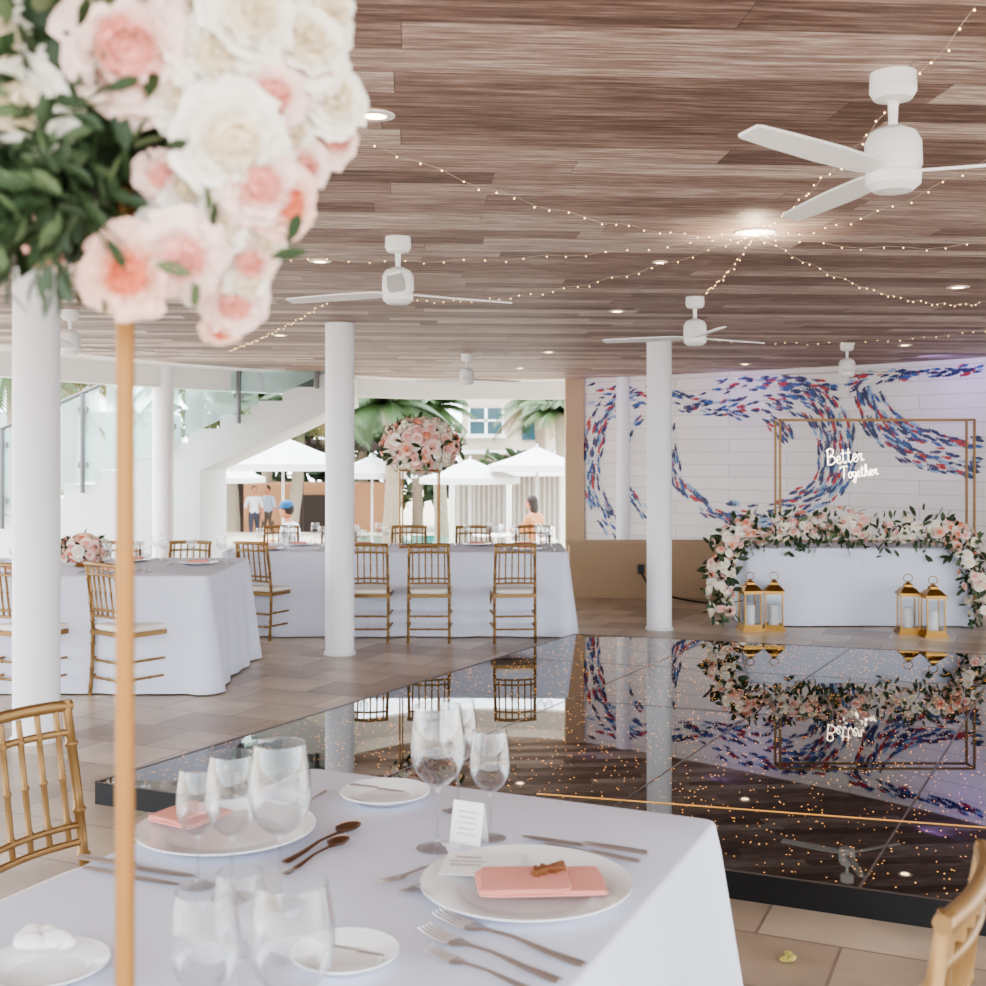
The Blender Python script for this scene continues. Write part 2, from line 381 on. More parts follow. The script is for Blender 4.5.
# ---------------------------------------------------------------- flowers
def petal(a,r0,h,wa,opn,curl,base=0.0,ns=5,nt=5,ruf=0.0,ph=0.0):
    V=[];Fs=[]
    for j in range(nt):
        t=j/(nt-1)
        for i in range(ns):
            s_=-1+2*i/(ns-1)
            an=a+s_*wa*(0.45+0.55*math.sin(math.pi*(0.1+0.72*t)))
            rr=r0*(0.25+0.75*t**0.6)+opn*t*t+0.03*s_*s_*t+ruf*t*t*math.sin(9*an+ph)
            zz=base+h*t-0.14*h*s_*s_*t-curl*t**4+ (0.02+ruf*.9*t)*math.sin(7*an+2*ph)
            V.append((rr*math.cos(an),rr*math.sin(an),zz))
    for j in range(nt-1):
        for i in range(ns-1):
            q=j*ns+i; Fs.append((q,q+1,q+ns+1,q+ns))
    return V,Fs
def rose_t(level,seed):
    r=random.Random(seed); mb=MB()
    rings=[(3,.12,.60,1.1,-.03,0,.08),(5,.24,.62,.75,-.02,0,.05),(6,.36,.62,.62,.0,.02,.02),(7,.48,.58,.58,.05,.04,0),(8,.58,.50,.52,.12,.08,-.02),(8,.66,.40,.56,.22,.13,-.04),(7,.74,.28,.6,.32,.18,-.05)]
    if level==0: rings=[(3,.2,.58,1.3,-.02,0,.05),(4,.48,.56,.95,.05,.04,0),(5,.72,.40,.8,.24,.14,0)]
    for k,(n,r0,h,wa,op,cu,b) in enumerate(rings):
        o=r.random()*6
        for i in range(n):
            n5=(7,6) if level else (3,3)
            V,Fs=petal(o+2*math.pi*i/n+r.uniform(-.2,.2),r0*r.uniform(.92,1.06),h*r.uniform(.85,1.12),wa*r.uniform(.85,1.15),op+r.uniform(-.05,.1),cu*r.uniform(.4,1.8),b,*n5,ruf=.035 if level else 0,ph=r.random()*6)
            mb.add(V,Fs,1 if k<len(rings)-(4 if level else 2) else 0)
    mb.ball((0,0,.2),(.5,.5,.28),1,8,5)
    return np.concatenate(mb.V),mb.F,np.array(mb.Mi)
RH=[rose_t(1,s_) for s_ in range(6)]; RL=[rose_t(0,s_) for s_ in range(3)]
leaf_v=np.array([(0,0,0),(.35,.16,.03),(.7,.17,.0),(1,0,-.08),(.7,-.17,.0),(.35,-.16,.03),(.35,0,-.02),(.7,0,-.05)]); leaf_f=[(0,6,1),(6,7,2,1),(7,3,2),(0,5,6),(5,4,7,6),(7,4,3)]
def orient(p,d,s_,spin):
    q=Vector(d).normalized().to_track_quat('Z','Y')
    return Matrix.Translation(p)@q.to_matrix().to_4x4()@Matrix.Rotation(spin,4,'Z')@Matrix.Scale(s_,4)
def add_rose(mb,p,d,s_,kind,hi=False):
    V,Fs,mi=random.choice(RH if hi else RL)
    mb.add(V-np.array([0,0,.2]),Fs,[int(m)+2*kind for m in mi],orient(p,d,s_,random.random()*6.28))
def add_leaf(mb,p,d,s_,m=6):
    q=Vector(d).normalized().to_track_quat('X','Z')
    M=Matrix.Translation(p)@q.to_matrix().to_4x4()@Matrix.Rotation(random.uniform(-1.5,1.5),4,'X')@Matrix.Scale(s_,4)
    mb.add(leaf_v,leaf_f,m,M)
FM=[RW1,RW2,RP1,RP2,RK1,RK2,LEAF,LEAF2]
def rdir():
    v=Vector(rng.normal(size=3)); return v.normalized()
def ball_arr(mb,c,rad,n,s_,kinds,nleaf,ls,hi=False,core=.62,jit=.12):
    c=Vector(c); mb.ball(c,tuple(r*core for r in rad),6,16,10)
    for i in range(n):
        z=1-2*(i+.5)/n; a=i*2.39996+random.uniform(-.15,.15); r=math.sqrt(1-z*z)
        d=Vector((r*math.cos(a),r*math.sin(a),z)); k=1-random.uniform(0,jit*2)
        p=c+Vector((d.x*rad[0],d.y*rad[1],d.z*rad[2]))*k*.92
        add_rose(mb,p,d+rdir()*.25,s_*random.uniform(.7,1.15),random.choice(kinds),hi)
    for i in range(nleaf):
        d=rdir(); p=c+Vector((d.x*rad[0],d.y*rad[1],d.z*rad[2]))*random.uniform(.6,.95)
        add_leaf(mb,p,d+rdir()*.9,ls*random.uniform(.6,1.2),random.choice([6,6,7]))
TZ=0.78
sx,sy=P(125,500,1.15).x,1.15
mb=MB(); cc=Vector((P(95,60,1.15).x,1.17,P(95,60,1.15).z))
mb.ball(cc,(.13,.13,.13),6,20,12)
for i in range(900):
    d=rdir()
    if d.y>0.6: continue
    p=cc+d*random.uniform(.11,.165)
    add_leaf(mb,p,d+rdir()*.9,random.uniform(.025,.055),6 if random.random()<.7 else 7)
hero=[(128,50,.98,.062,1),(128,272,1.0,.045,2),(182,258,1.01,.042,1),(232,140,1.0,.052,0),(258,186,1.02,.042,1),(286,204,1.04,.036,2),(20,108,1.0,.05,0),(0,45,1.0,.048,0),(305,45,1.05,.048,0),(333,98,1.08,.04,0),(335,138,1.11,.03,1),(272,95,1.02,.034,1),(215,55,1.0,.042,0),(250,15,1.0,.046,0),(190,5,1.02,.042,0),(60,0,1.02,.045,0),(234,304,1.08,.034,1),(250,262,1.06,.030,1),(205,290,1.09,.028,0),(160,175,1.02,.024,1),(186,188,1.03,.026,0),(222,228,1.03,.028,0),(262,248,1.06,.024,0),(320,10,1.08,.048,0),(285,130,1.06,.036,0),(-30,160,1.05,.05,1),(180,100,1.0,.03,0),(303,168,1.08,.028,1),(222,330,1.1,.020,2),(170,225,1.05,.03,0),(248,283,1.07,.024,0),(310,75,1.06,.033,1),(240,85,1.03,.030,0)]
for px,py,d_,r,k in hero:
    p=P(px,py,d_*1.03+.02); dd=(p-cc).normalized()*0.8+Vector((random.uniform(-.2,.3),-0.75,random.uniform(-.15,.25))); add_rose(mb,p,dd,r*.95,k,True)
for i in range(60):
    d=rdir()
    if d.y<-0.2 : continue
    p=cc+d*.19; add_rose(mb,p,d,.04,random.choice([0,0,1,2]),False)
for i in range(70):
    a=P(random.uniform(-20,80),random.uniform(130,218),1.05+random.uniform(-.06,.08)); dd=Vector((random.uniform(-.7,.25),random.uniform(-.3,.3),random.uniform(-.8,.3))).normalized()
    pts=[a,a+dd*.04,a+dd*.075+Vector((0,0,-.01))]; mb.tube(pts,.0012,4,6)
    for j in range(7): add_leaf(mb,a+dd*(.012*j),dd+rdir()*.8,.034,6 if random.random()<.7 else 7)
for i in range(14):
    px,py=random.choice([(210,205),(300,240),(200,285),(190,140),(120,120),(100,130),(130,150)])
    add_leaf(mb,P(px+random.uniform(-12,12),py+random.uniform(-12,12),1.05),rdir(),.035,random.choice([6,7]))
mb.tube([(sx,sy,TZ+.012),(sx,sy,1.2),(sx,sy,cc.z-.1)],[.0092,.0092,.0088],16,8)
mb.lathe([(0.001,.0),(.1,.0),(.1,.01),(.02,.014),(.012,.03)],c=(sx,sy,TZ+.004),seg=32,m=8)
mb.obj('tall_rose_centerpiece',FM+[BRASS],ang=75)
# ---------------------------------------------------------------- tables
def cloth(name,cor,zt,zb,flare=.05,amp=.03,rc=.04,fr=9.0):
    cor=[Vector((c[0],c[1],0)) for c in cor]; per=[]
    n=4
    for i in range(n):
        p=cor[i]; a=(cor[i-1]-p).normalized(); b=(cor[(i+1)%n]-p).normalized()
        pa=p+a*rc; pb=p+b*rc
        for k in range(7):
            t=k/6; q=pa*(1-t)**2+p*2*t*(1-t)+pb*t*t
            nn=(-(a)*(t)-(b)*(1-t)).normalized(); per.append((q,nn,1.0))
        q2=cor[(i+1)%n]-b*rc; L=(q2-pb).length; m=int(L/.05)
        nb=Vector((b.y,-b.x,0))
        if nb.dot(p-cor[(i+2)%n])<0: nb=-nb
        for k in range(1,m): 
            dd=min(k/m*L,(1-k/m)*L); per.append((pb.lerp(q2,k/m),nb,math.exp(-(dd/.12)**2)*.6))
    N=len(per); rings=[(0,0),(.006,.002),(.010,.008),(.012,.02)]+[(None,t) for t in np.linspace(.08,1,10)]
    V=[];Fs=[]; s_=0; ss=[]
    for i in range(N): ss.append(s_); s_+=(per[(i+1)%N][0]-per[i][0]).length
    ph=random.random()*6
    for off,t in rings:
        for i,(q,nn,c_) in enumerate(per):
            if off is None:
                w=math.sin(ss[i]*fr+ph)*.6+math.sin(ss[i]*fr*2.3+1.3*ph)*.4
                o_=.012+flare*t+amp*t*(w+.6)+c_*.06*t; z=zt-(zt-zb)*t
            else: o_=off; z=zt-t
            v=q+nn*o_; V.append((v.x,v.y,z))
    R=len(rings)
    for j in range(R-1):
        for i in range(N): i2=(i+1)%N; Fs.append((j*N+i,(j+1)*N+i,(j+1)*N+i2,j*N+i2))
    Fs.append(tuple(range(N)))
    mb=MB(); mb.add(V,Fs,0)
    ctr=sum(cor,Vector())/4
    for c_ in cor:
        q=c_.lerp(ctr,.12); mb.tube([(q.x,q.y,0.0),(q.x,q.y,zt-.02)],.02,8,1)
    return mb.obj(name,[CLOTH,CHROME],ang=50)
L0=G(310,768,TZ); R0=G(714,820,TZ); u=(R0-L0); u.z=0; W=u.length; u.normalize(); v=Vector((u.y,-u.x,0))
if v.y>0: v=-v
LEN=2.35
cloth('banquet_table',[L0,R0,R0+v*LEN,L0+v*LEN],TZ,0.03,flare=.05,amp=.022,rc=.03)
cloth('banquet_table',[(-4.6,7.95),(-1.9,7.95),(-1.9,9.3),(-4.6,9.3)],.78,0.01,flare=.03,amp=.03)
cloth('banquet_table',[(-2.35,10.4),(.64,10.4),(.64,11.4),(-2.35,11.4)],.735,0.01,flare=.03,amp=.03)
cloth('sweetheart_table',[(2.32,11.0),(4.35,11.0),(4.35,11.7),(2.32,11.7)],.72,0.01,flare=.0,amp=.012,fr=7)
# ---------------------------------------------------------------- chiavari chair
def ringed(mb,a,b,r,m=0,n=None,seg=8):
    a=Vector(a);b=Vector(b);L=(b-a).length; n=n or max(1,int(L/.12)); pts=[a];rad=[r]
    for i in range(1,n+1):
        t=(i-.5)/n
        for dt,k in ((-.008,1),(-.003,1.4),(.003,1.4),(.008,1)):
            pts.append(a.lerp(b,t+dt/L)); rad.append(r*k)
    pts.append(b);rad.append(r*.95); mb.tube(pts,rad,seg,m)
mb=MB()
for sx_ in (-1,1):
    back=[(.19*sx_,-.215,0),(.19*sx_,-.195,.25),(.19*sx_,-.19,.46),(.185*sx_,-.215,.7),(.18*sx_,-.25,.93)]
    for a,b in zip(back[:-1],back[1:]): ringed(mb,a,b,.0135)
    ringed(mb,(.205*sx_,.2,0),(.195*sx_,.19,.44),.0135)
    for z in (.14,.26): ringed(mb,(.2*sx_,.195,z),(.19*sx_,-.2,z),.009)
def crv(z,y,dy,r,w=.19):
    pts=[(-w,y,z),(-w*.5,y-dy,z+.004),(0,y-dy*1.3,z+.006),(w*.5,y-dy,z+.004),(w,y,z)]
    mb.tube(catmull(pts,3),r,8,0)
crv(.915,-.247,.02,.016,.195); crv(.845,-.237,.02,.010,.183); crv(.60,-.205,.015,.009,.186); crv(.555,-.2,.015,.010,.188)
for i in range(6):
    x=-.15+.06*i; dy=.02*(1-(x/.19)**2)
    ringed(mb,(x,-.2-dy,.555),(x*.98,-.245-dy,.905),.008,seg=6,n=3)
for z in (.16,.28): ringed(mb,(-.2,.195,z),(.2,.195,z),.009); ringed(mb,(-.19,-.2,z-.03),(.19,-.2,z-.03),.009)
mb.box((0,0,.44),(.41,.41,.03),0)
V=[];Fs=[];N=28; cp=[(.455,.94),(.465,1.0),(.485,1.0),(.497,.95),(.502,.8)]
for zz,k in cp:
    for i in range(N):
        a=2*math.pi*i/N; c_,s_=math.cos(a),math.sin(a); e=.35
        V.append((.205*k*math.copysign(abs(c_)**e,c_),.20*k*math.copysign(abs(s_)**e,s_),zz))
for j in range(len(cp)-1):
    for i in range(N): i2=(i+1)%N; Fs.append((j*N+i,j*N+i2,(j+1)*N+i2,(j+1)*N+i))
Fs.append(tuple((len(cp)-1)*N+i for i in range(N))); mb.add(V,Fs,1)
face_r=math.atan2(u.y,u.x)-math.pi/2
ch=mb.obj('dining_chair',[GOLD,CUSH],ang=45,loc=(-1.0,2.97,0),rz=face_r)
cm=ch.data
inst(cm,'dining_chair',(.535,2.03,0),face_r+math.pi-.10,1)
def chair(px,py,rz,s_=.9,dy=0):
    g=G(px,py); inst(cm,'dining_chair',(g.x,g.y+dy,0),math.radians(rz),s_)
chair(133,694,-38,.95); chair(38,694,-25,.95)
chair(268,637,-28,.9); chair(370,640,0,.9); chair(430,640,0,.9); chair(513,640,4,.9)
for x,y,rz in ((-3.1,9.75,180),(-2.55,9.8,175),(-2.1,11.9,190),(-1.55,11.85,180),(-.85,11.9,180),(-.2,11.85,180),(.4,11.9,180),(-3.7,9.8,180)):
    inst(cm,'dining_chair',(x,y,0),math.radians(rz),.92)
# ---------------------------------------------------------------- sweetheart garland + lanterns + frame
mb=MB()
gp=catmull([P(722,612,10.85),P(720,580,10.85),P(724,548,10.9),P(745,530,10.95),P(790,527,11.0),P(830,522,11.05),P(880,530,11.0),P(930,527,11.0),P(962,540,10.95),P(974,580,10.9),P(982,612,10.85)],8)
for i in range(700):
    t=random.random()*(len(gp)-2); k=int(t); c=gp[k].lerp(gp[k+1],t-k); d=rdir()
    if d.y>0.3: d.y=-d.y
    rr=.145 if c.z>.6 else .12
    p=c+Vector((d.x*rr,d.y*.12,d.z*rr*random.uniform(.5,1.0)))
    if p.z<.06: p.z=.06
    if i<340: add_rose(mb,p+Vector((0,-.02,0)),d,random.uniform(.032,.055),random.choice([0,0,0,0,1,1,2]))
    else: add_leaf(mb,p,d+rdir()*.7,random.uniform(.07,.13),random.choice([6,6,7]))
for i in range(560):
    t=random.random()*(len(gp)-2); k=int(t); c=gp[k].lerp(gp[k+1],t-k)
    p=c+Vector((random.uniform(-.1,.1),random.uniform(-.1,.03),random.uniform(-.15,.1)))
    if c.z>.7: p.z-=random.uniform(0,.16)*(1 if 780<493+c.x*F/c.y<930 else .3)
    if p.z<.06: p.z=.06
    d=rdir(); d.z-=.5; add_leaf(mb,p,d,random.uniform(.06,.11),random.choice([6,6,7]))
mb.obj('rose_garland',FM,ang=60)
mb=MB()
mb.box((0,0,.012),(.2,.2,.024)); mb.box((0,0,.035),(.17,.17,.022))
for a in (-1,1):
    for b in (-1,1): mb.box((.075*a,.075*b,.19),(.011,.011,.30))
for z in (.05,.335):
    for a in (-1,1): mb.box((0,.075*a,z),(.15,.012,.012)); mb.box((.075*a,0,z),(.012,.15,.012))
mb.box((0,0,.35),(.19,.19,.018))
mb.lathe([(.125,.358),(.075,.40),(.05,.41),(.05,.43),(.02,.445),(.012,.46),(.001,.462)],seg=4,M=Matrix.Rotation(math.pi/4,4,'Z'))
pts=[(.04*math.cos(a),0,.485+.035*math.sin(a)) for a in np.linspace(0,2*math.pi,17)]
mb.tube(pts,.004,6)
mb.lathe([(.045,.046),(.045,.22),(.04,.228),(.001,.222)],seg=20,m=1)
for a in (-1,1):
    mb.box((0,.075*a,.19),(.136,.002,.28),2); mb.box((.075*a,0,.19),(.002,.136,.28),2)
lg=[G(750,630),G(774,630),G(908,633),G(933,636)]
lan=mb.obj('candle_lantern',[GOLD2,CHINA,thin_glass('lantern_glass',base=.03,edge=.3)],smooth=False,loc=(lg[0].x,lg[0].y,0),rz=.15)
for i,g in enumerate(lg[1:]): inst(lan.data,'candle_lantern',(g.x,g.y,0),.1*i-.2)
mb=MB(); fd=12.75
x0,x1=P(778,0,fd).x,P(971,0,fd).x; zt=P(0,420,fd).z
for yy in (fd-.09,fd+.12):
    for x in (x0,x1): mb.box((x,yy,zt/2),(.022,.022,zt))
    mb.box(((x0+x1)/2,yy,zt),(x1-x0+.022,.022,.022))
for x in (x0,x1):
    for z in (.014,zt): mb.box((x,fd+.015,z),(.022,.22,.022))
mb.obj('gold_backdrop_frame',[GOLD],smooth=False)
LT={'B':[[(0,0),(.1,1),(.15,2)],[(.0,1.8),(.5,2.1),(.9,1.8),(.7,1.25),(.2,1.05),(.8,1.0),(1.05,.5),(.6,.02),(0,.05)]],
'e':[[(-.05,.35),(.35,.5),(.55,.8),(.35,1.02),(.1,.7),(.1,.25),(.35,0),(.7,.25)]],
't':[[(.3,1.8),(.2,.9),(.18,.25),(.38,0),(.65,.25)],[(-.05,1.25),(.55,1.32)]],
'r':[[(0,.3),(.15,1.0),(.2,.85),(.5,.95),(.42,.5),(.45,.1),(.75,.2)]],
'T':[[(.55,1.95),(.45,1),(.3,0)],[(-.2,1.75),(.3,2.05),(1.2,2.0)]],
'o':[[(.3,1),(.02,.6),(.15,.05),(.5,.15),(.55,.75),(.3,1),(.75,.8)]],
'g':[[(.5,.9),(.15,.95),(.02,.45),(.3,.1),(.52,.5),(.55,.9),(.5,-.3),(.25,-.85),(0,-.6),(.35,-.1),(.75,.25)]],
'h':[[(-.02,.2),(.3,1.3),(.25,2.0),(.08,1.5),(.05,0)],[(.07,.6),(.35,1.0),(.5,.6),(.48,.1),(.75,.2)]]}
def write(mb,txt,M,r,m=0,seg=6,adv=.72):
    x=0
    for ch_ in txt:
        for st in LT[ch_]:
            pts=[M@q for q in catmull([(a+x,0,b) for a,b in st],5)]
            mb.tube(pts,r,seg,m)
        x+=adv*(1.6 if ch_ in 'BT' else 1)
mb=MB(); nd=12.6
def NM(px,py,s_): return Matrix.Translation(P(px,py,nd))@Matrix.Rotation(math.radians(-7),4,'Y')@Matrix.Scale(s_,4)
write(mb,'Better',NM(828,465,.080),.0040); write(mb,'Together',NM(842,479,.062),.0038)
for px in (831,864): 
    a=P(px,458,nd+.02); mb.tube([a,(a.x,fd-.09,zt)],.0015,4,1)
mb.obj('neon_sign_better_together',[NEON,WIRE])
# ---------------------------------------------------------------- far centerpieces
mb=MB(); c=P(420,446,10.9)
ball_arr(mb,c,(.39,.36,.28),190,.062,[0,0,1,1,2],260,.1,jit=.05)
for a in (-1,1):
    for b in (-1,1): mb.tube([(c.x+.17*a,c.y+.17*b,.74),(c.x+.17*a,c.y+.17*b,c.z-.2)],.008,6,8)
for z in (.75,c.z-.22):
    for a in (-1,1): mb.tube([(c.x-.17,c.y+.17*a,z),(c.x+.17,c.y+.17*a,z)],.008,6,8); mb.tube([(c.x+.17*a,c.y-.17,z),(c.x+.17*a,c.y+.17,z)],.008,6,8)
mb.obj('tall_rose_centerpiece',FM+[BRASS],ang=60)
mb=MB(); c=P(84,549,8.6)
ball_arr(mb,c,(.21,.18,.10),46,.05,[0,1,1,2],60,.07,jit=.05)
mb.lathe([(.001,0),(.07,0),(.05,.02),(.06,.04),(.1,.1),(.098,.1)],c=(c.x,c.y,.785),seg=20,m=8)
mb.obj('rose_bowl_centerpiece',FM+[BRASS],ang=60)
# ---------------------------------------------------------------- tableware
GP=[(.045,0.001),(.046,.003),(.03,.007),(.008,.014),(.005,.03),(.0045,.07),(.005,.125),(.018,.134),(.038,.15),(.053,.178),(.058,.207),(.056,.245),(.048,.30)]
def catmull_prof(p,n=3):
    return [(max(q.x,.001),q.y) for q in catmull([(a,b,0) for a,b in p],n)]
gm=None
def glass(px,py,s_=1.0,wide=1.0):
    global gm
    g=G(px,py,TZ)
    if gm is None:
        mb=MB(); mb.lathe(catmull_prof(GP),seg=40); mb.lathe([(.046,.003),(.001,.0015)],seg=40)
        mb.lathe([(.0488,.2985),(.0488,.3005),(.047,.3005),(.047,.2985)],seg=40)
        o=mb.obj('wine_glass',[GLASS],loc=(g.x,g.y,TZ+.003)); gm=o.data
    else: o=inst(gm,'wine_glass',(g.x,g.y,TZ+.003))
    o.scale=(s_*wide,s_*wide,s_)
glass(438,850,.98,1.0); glass(490,840,.76,.98); glass(458,812,.84,.9)
glass(280,906,.97,1.0); glass(232,900,.88,.95); glass(198,888,.74,.95)
glass(292,1085,.87,1.1); glass(205,1075,.80,1.0); glass(240,1030,.74,.9)
def plate(px,py,wpx,name='dinner_plate'):
    g=G(px,py,TZ); r=wpx*g.y/F/2; mb=MB()
    mb.lathe([(.001,.004),(r*.6,.004),(r*.64,.006),(r*.72,.014),(r*.95,.019),(r,.022),(r*1.0,.019),(r*.7,.006),(r*.6,.0),(.001,.0)],seg=64)
    mb.obj(name,[CHINA],loc=(g.x,g.y,TZ+.002),ang=50); return g,r
plate(526,892,212); plate(226,836,178); plate(385,800,90,'side_plate'); plate(345,964,108,'side_plate'); plate(46,976,122,'side_plate')
ta=math.atan2(u.y,u.x)
def napkin(px,py,w,h,rz,z):
    g=G(px,py,TZ); mb=MB()
    def pad(cx,cy,w,h,z0,th,ph):
        N=40; prof=[(.97,0),(1.0,.25),(1.0,.65),(.985,.92),(.95,1.0),(.6,1.02),(.3,1.05),(.02,1.05)]
        V=[];Fs=[]
        for k,tz in prof:
            for i in range(N):
                a=2*math.pi*i/N; c_,s_=math.cos(a),math.sin(a); e=.18
                x=w/2*k*math.copysign(abs(c_)**e,c_); y=h/2*k*math.copysign(abs(s_)**e,s_)
                V.append((cx+x+.002*math.sin(11*y/h+ph),cy+y+.0015*math.sin(8*x/w+ph),z0+th*tz+(.0008*math.sin(9*x/w+5*y/h+ph) if tz>.9 else 0)))
        for j in range(len(prof)-1):
            for i in range(N): i2=(i+1)%N; Fs.append((j*N+i,j*N+i2,(j+1)*N+i2,(j+1)*N+i))
        mb.add(V,Fs,0)
    pad(0,0,w,h,0,.004,0); pad(.001,.002,w*.985,h*.97,.0042,.004,2); pad(-w*.12,0,w*.70,h*.93,.0084,.0035,4)
    mb.obj('folded_napkin',[NAPK],loc=(g.x,g.y,TZ+z),rz=rz,ang=70)
    return g
napkin(540,897,.235,.135,math.radians(3),.0245)
napkin(190,828,.13,.14,math.radians(-32),.0245)
mb=MB(); mb.box((0,0,.0006),(.15,.13,.0012),0)
for k,(yy,wd) in enumerate(((.032,.05),(.010,.07),(-.012,.06))):
    pts=[(-.03-wd/2+wd*i/24,yy+.006*math.sin(i*2.1+k),.0016) for i in range(25)]; mb.tube(pts,.0006,4,1)
g=G(482,877,TZ); mb.obj('menu_card',[PAPER,INK],loc=(g.x,g.y,TZ+.0245),rz=ta*.3)
mb=MB(); M=Matrix.Rotation(math.radians(-75),4,'X')@Matrix.Scale(.024,4)
pts=[(-1.2,0,-.3),(-.8,0,.8),(-.5,0,-.2),(-.1,0,.9),(.1,0,0),(.5,0,.6),(.4,0,-.2),(.9,0,.3),(1.2,0,0)]
mb.tube([M@q for q in catmull(pts,5)],.0055,6,0)
mb.tube([(-.036,-.004,.004),(.040,.016,.004)],.007,8,0); mb.tube([(-.02,.016,.004),(.03,-.012,.006)],.005,6,0)
g=G(549,893,TZ); mb.obj('wooden_name_tag',[WOODL],loc=(g.x,g.y,TZ+.0395),rz=.5)
mb=MB(); w,h=.072,.085
V=[(-w/2,-.02,0),(w/2,-.02,0),(w/2,0,h),(-w/2,0,h),(-w/2,.02,0),(w/2,.02,0)]
mb.add(V,[(0,1,2,3),(3,2,5,4)],0)
for k in range(5):
    z=.065-.011*k; y=-.02+.02*z/h-.0012; wd=.045-.006*(k%2)
    mb.tube([(-wd/2+wd*i/16,y,z+.002*math.sin(i*2.3+k)) for i in range(17)],.0005,4,1)
g=G(469,843,TZ); mb.obj('place_card',[PAPER,INK],loc=(g.x,g.y,TZ+.002),rz=-.45,smooth=False)
def prof_strip(mb,pts,th,M,m=0):
    V=[];Fs=[]
    for x,w,z in pts: V+=[(x,-w,z),(x,-w*.5,z+th),(x,w*.5,z+th),(x,w,z),(x,0,z-th*.5)]
    for i in range(len(pts)-1):
        a=5*i;b=a+5
        for j in range(5): Fs.append((a+j,b+j,b+(j+1)%5,a+(j+1)%5))
    Fs.append((0,1,2,3,4)); e=5*(len(pts)-1); Fs.append((e+4,e+3,e+2,e+1,e))
    mb.add(V,Fs,m,M)
def cutlery(kind,a,b,z=.004,m=None):
    pa,pb=G(a[0],a[1],TZ),G(b[0],b[1],TZ); L=(pb-pa).length; rz=math.atan2(pb.y-pa.y,pb.x-pa.x); k=L/.26
    mb=MB(); Sc=Matrix.Scale(k,4)
    if kind=='fork':
        prof_strip(mb,[(0,.009,.003),(.01,.011,.003),(.06,.008,.004),(.12,.004,.008),(.17,.005,.006),(.185,.014,.004),(.20,.015,.004)],.0028,Sc)
        for j in range(4):
            y=-.0118+.0079*j; prof_strip(mb,[(.198,.0028,.0045),(.22,.0026,.004),(.25,.0022,.008),(.26,.001,.011)],.002,Sc@Matrix.Translation((0,y,0)))
    elif kind=='spoon':
        prof_strip(mb,[(0,.009,.003),(.01,.011,.003),(.06,.008,.004),(.12,.004,.009),(.18,.005,.007),(.195,.010,.006)],.0028,Sc)
        mb.lathe([(1.0,0),(.98,-.12),(.8,-.28),(.5,-.4),(.001,-.45),(.001,-.36),(.5,-.3),(.9,-.05)],seg=24,M=Sc@Matrix.Translation((.226,0,.0115))@Matrix.Diagonal((.036,.023,.022,1)))
    else:
        prof_strip(mb,[(0,.008,.004),(.01,.0095,.005),(.08,.0085,.005),(.125,.007,.005),(.13,.008,.004)],.005,Sc)
        prof_strip(mb,[(.128,.009,.003),(.15,.0115,.003),(.22,.011,.003),(.25,.008,.003),(.26,.002,.003)],.0012,Sc)
    mb.obj({'fork':'dinner_fork','spoon':'dessert_spoon','knife':'dinner_knife'}[kind],[m or STEEL],loc=(pa.x,pa.y,TZ+z),rz=rz,ang=50)
cutlery('knife',(648,858),(522,839)); cutlery('knife',(640,866),(545,846))
cutlery('fork',(458,862),(378,888)); cutlery('fork',(466,868),(402,898))
cutlery('spoon',(284,866),(357,828),m=BRONZE); cutlery('spoon',(284,878),(346,842),m=BRONZE)
cutlery('fork',(585,970),(438,920)); cutlery('fork',(560,986),(424,935)); cutlery('fork',(545,1000),(428,955))
cutlery('knife',(80,862),(196,880)); cutlery('knife',(84,872),(180,888))
cutlery('fork',(325,793),(300,812)); cutlery('knife',(350,796),(405,803),z=.025); cutlery('knife',(330,962),(385,972),z=.025)
mb=MB()
for k in range(26):
    a=random.random()*6.28; mb.ball((.03*math.cos(a)*random.random(),.02*math.sin(a)*random.random(),.012+.01*random.random()),(.02,.016,.012),0,8,5)
g=G(40,968,TZ); mb.obj('bread_roll_napkin',[PAPER],loc=(g.x,g.y,TZ+.024),sc=1.2)
def farware(name,pts,z):
    mb=MB(); low=[(.04,.001),(.005,.012),(.004,.09),(.03,.105),(.042,.14),(.036,.2)]
    for x,y in pts:
        mb.lathe([(.001,.003),(.09,.004),(.14,.016)],c=(x,y,z),seg=20,m=1)
        mb.box((x,y,z+.022),(.14,.07,.02),2,rz=random.uniform(-.2,.2))
        for dx,dy,s_ in ((.13,.17,1),(.2,.12,.85),(-.1,.2,.9)):
            mb.lathe([(a*s_,b*s_) for a,b in low],c=(x+dx,y+dy,z),seg=12,m=0)
        mb.box((x+.24,y-.02,z+.004),(.015,.2,.005),3); mb.box((x-.2,y-.02,z+.004),(.015,.18,.005),3)
    mb.obj(name,[GLASS,CHINA,NAPK,STEEL],ang=50)
farware('place_setting_tableware',[(-3.9,8.2),(-3.25,8.2),(-2.6,8.2),(-2.15,8.75),(-3.5,9.05),(-2.7,9.0)],.782)
farware('place_setting_tableware',[(-2.0,10.6),(-1.35,10.6),(0.3,10.6),(-1.8,11.1),(-1.2,11.1),(.3,11.1),(-.15,11.15)],.737)
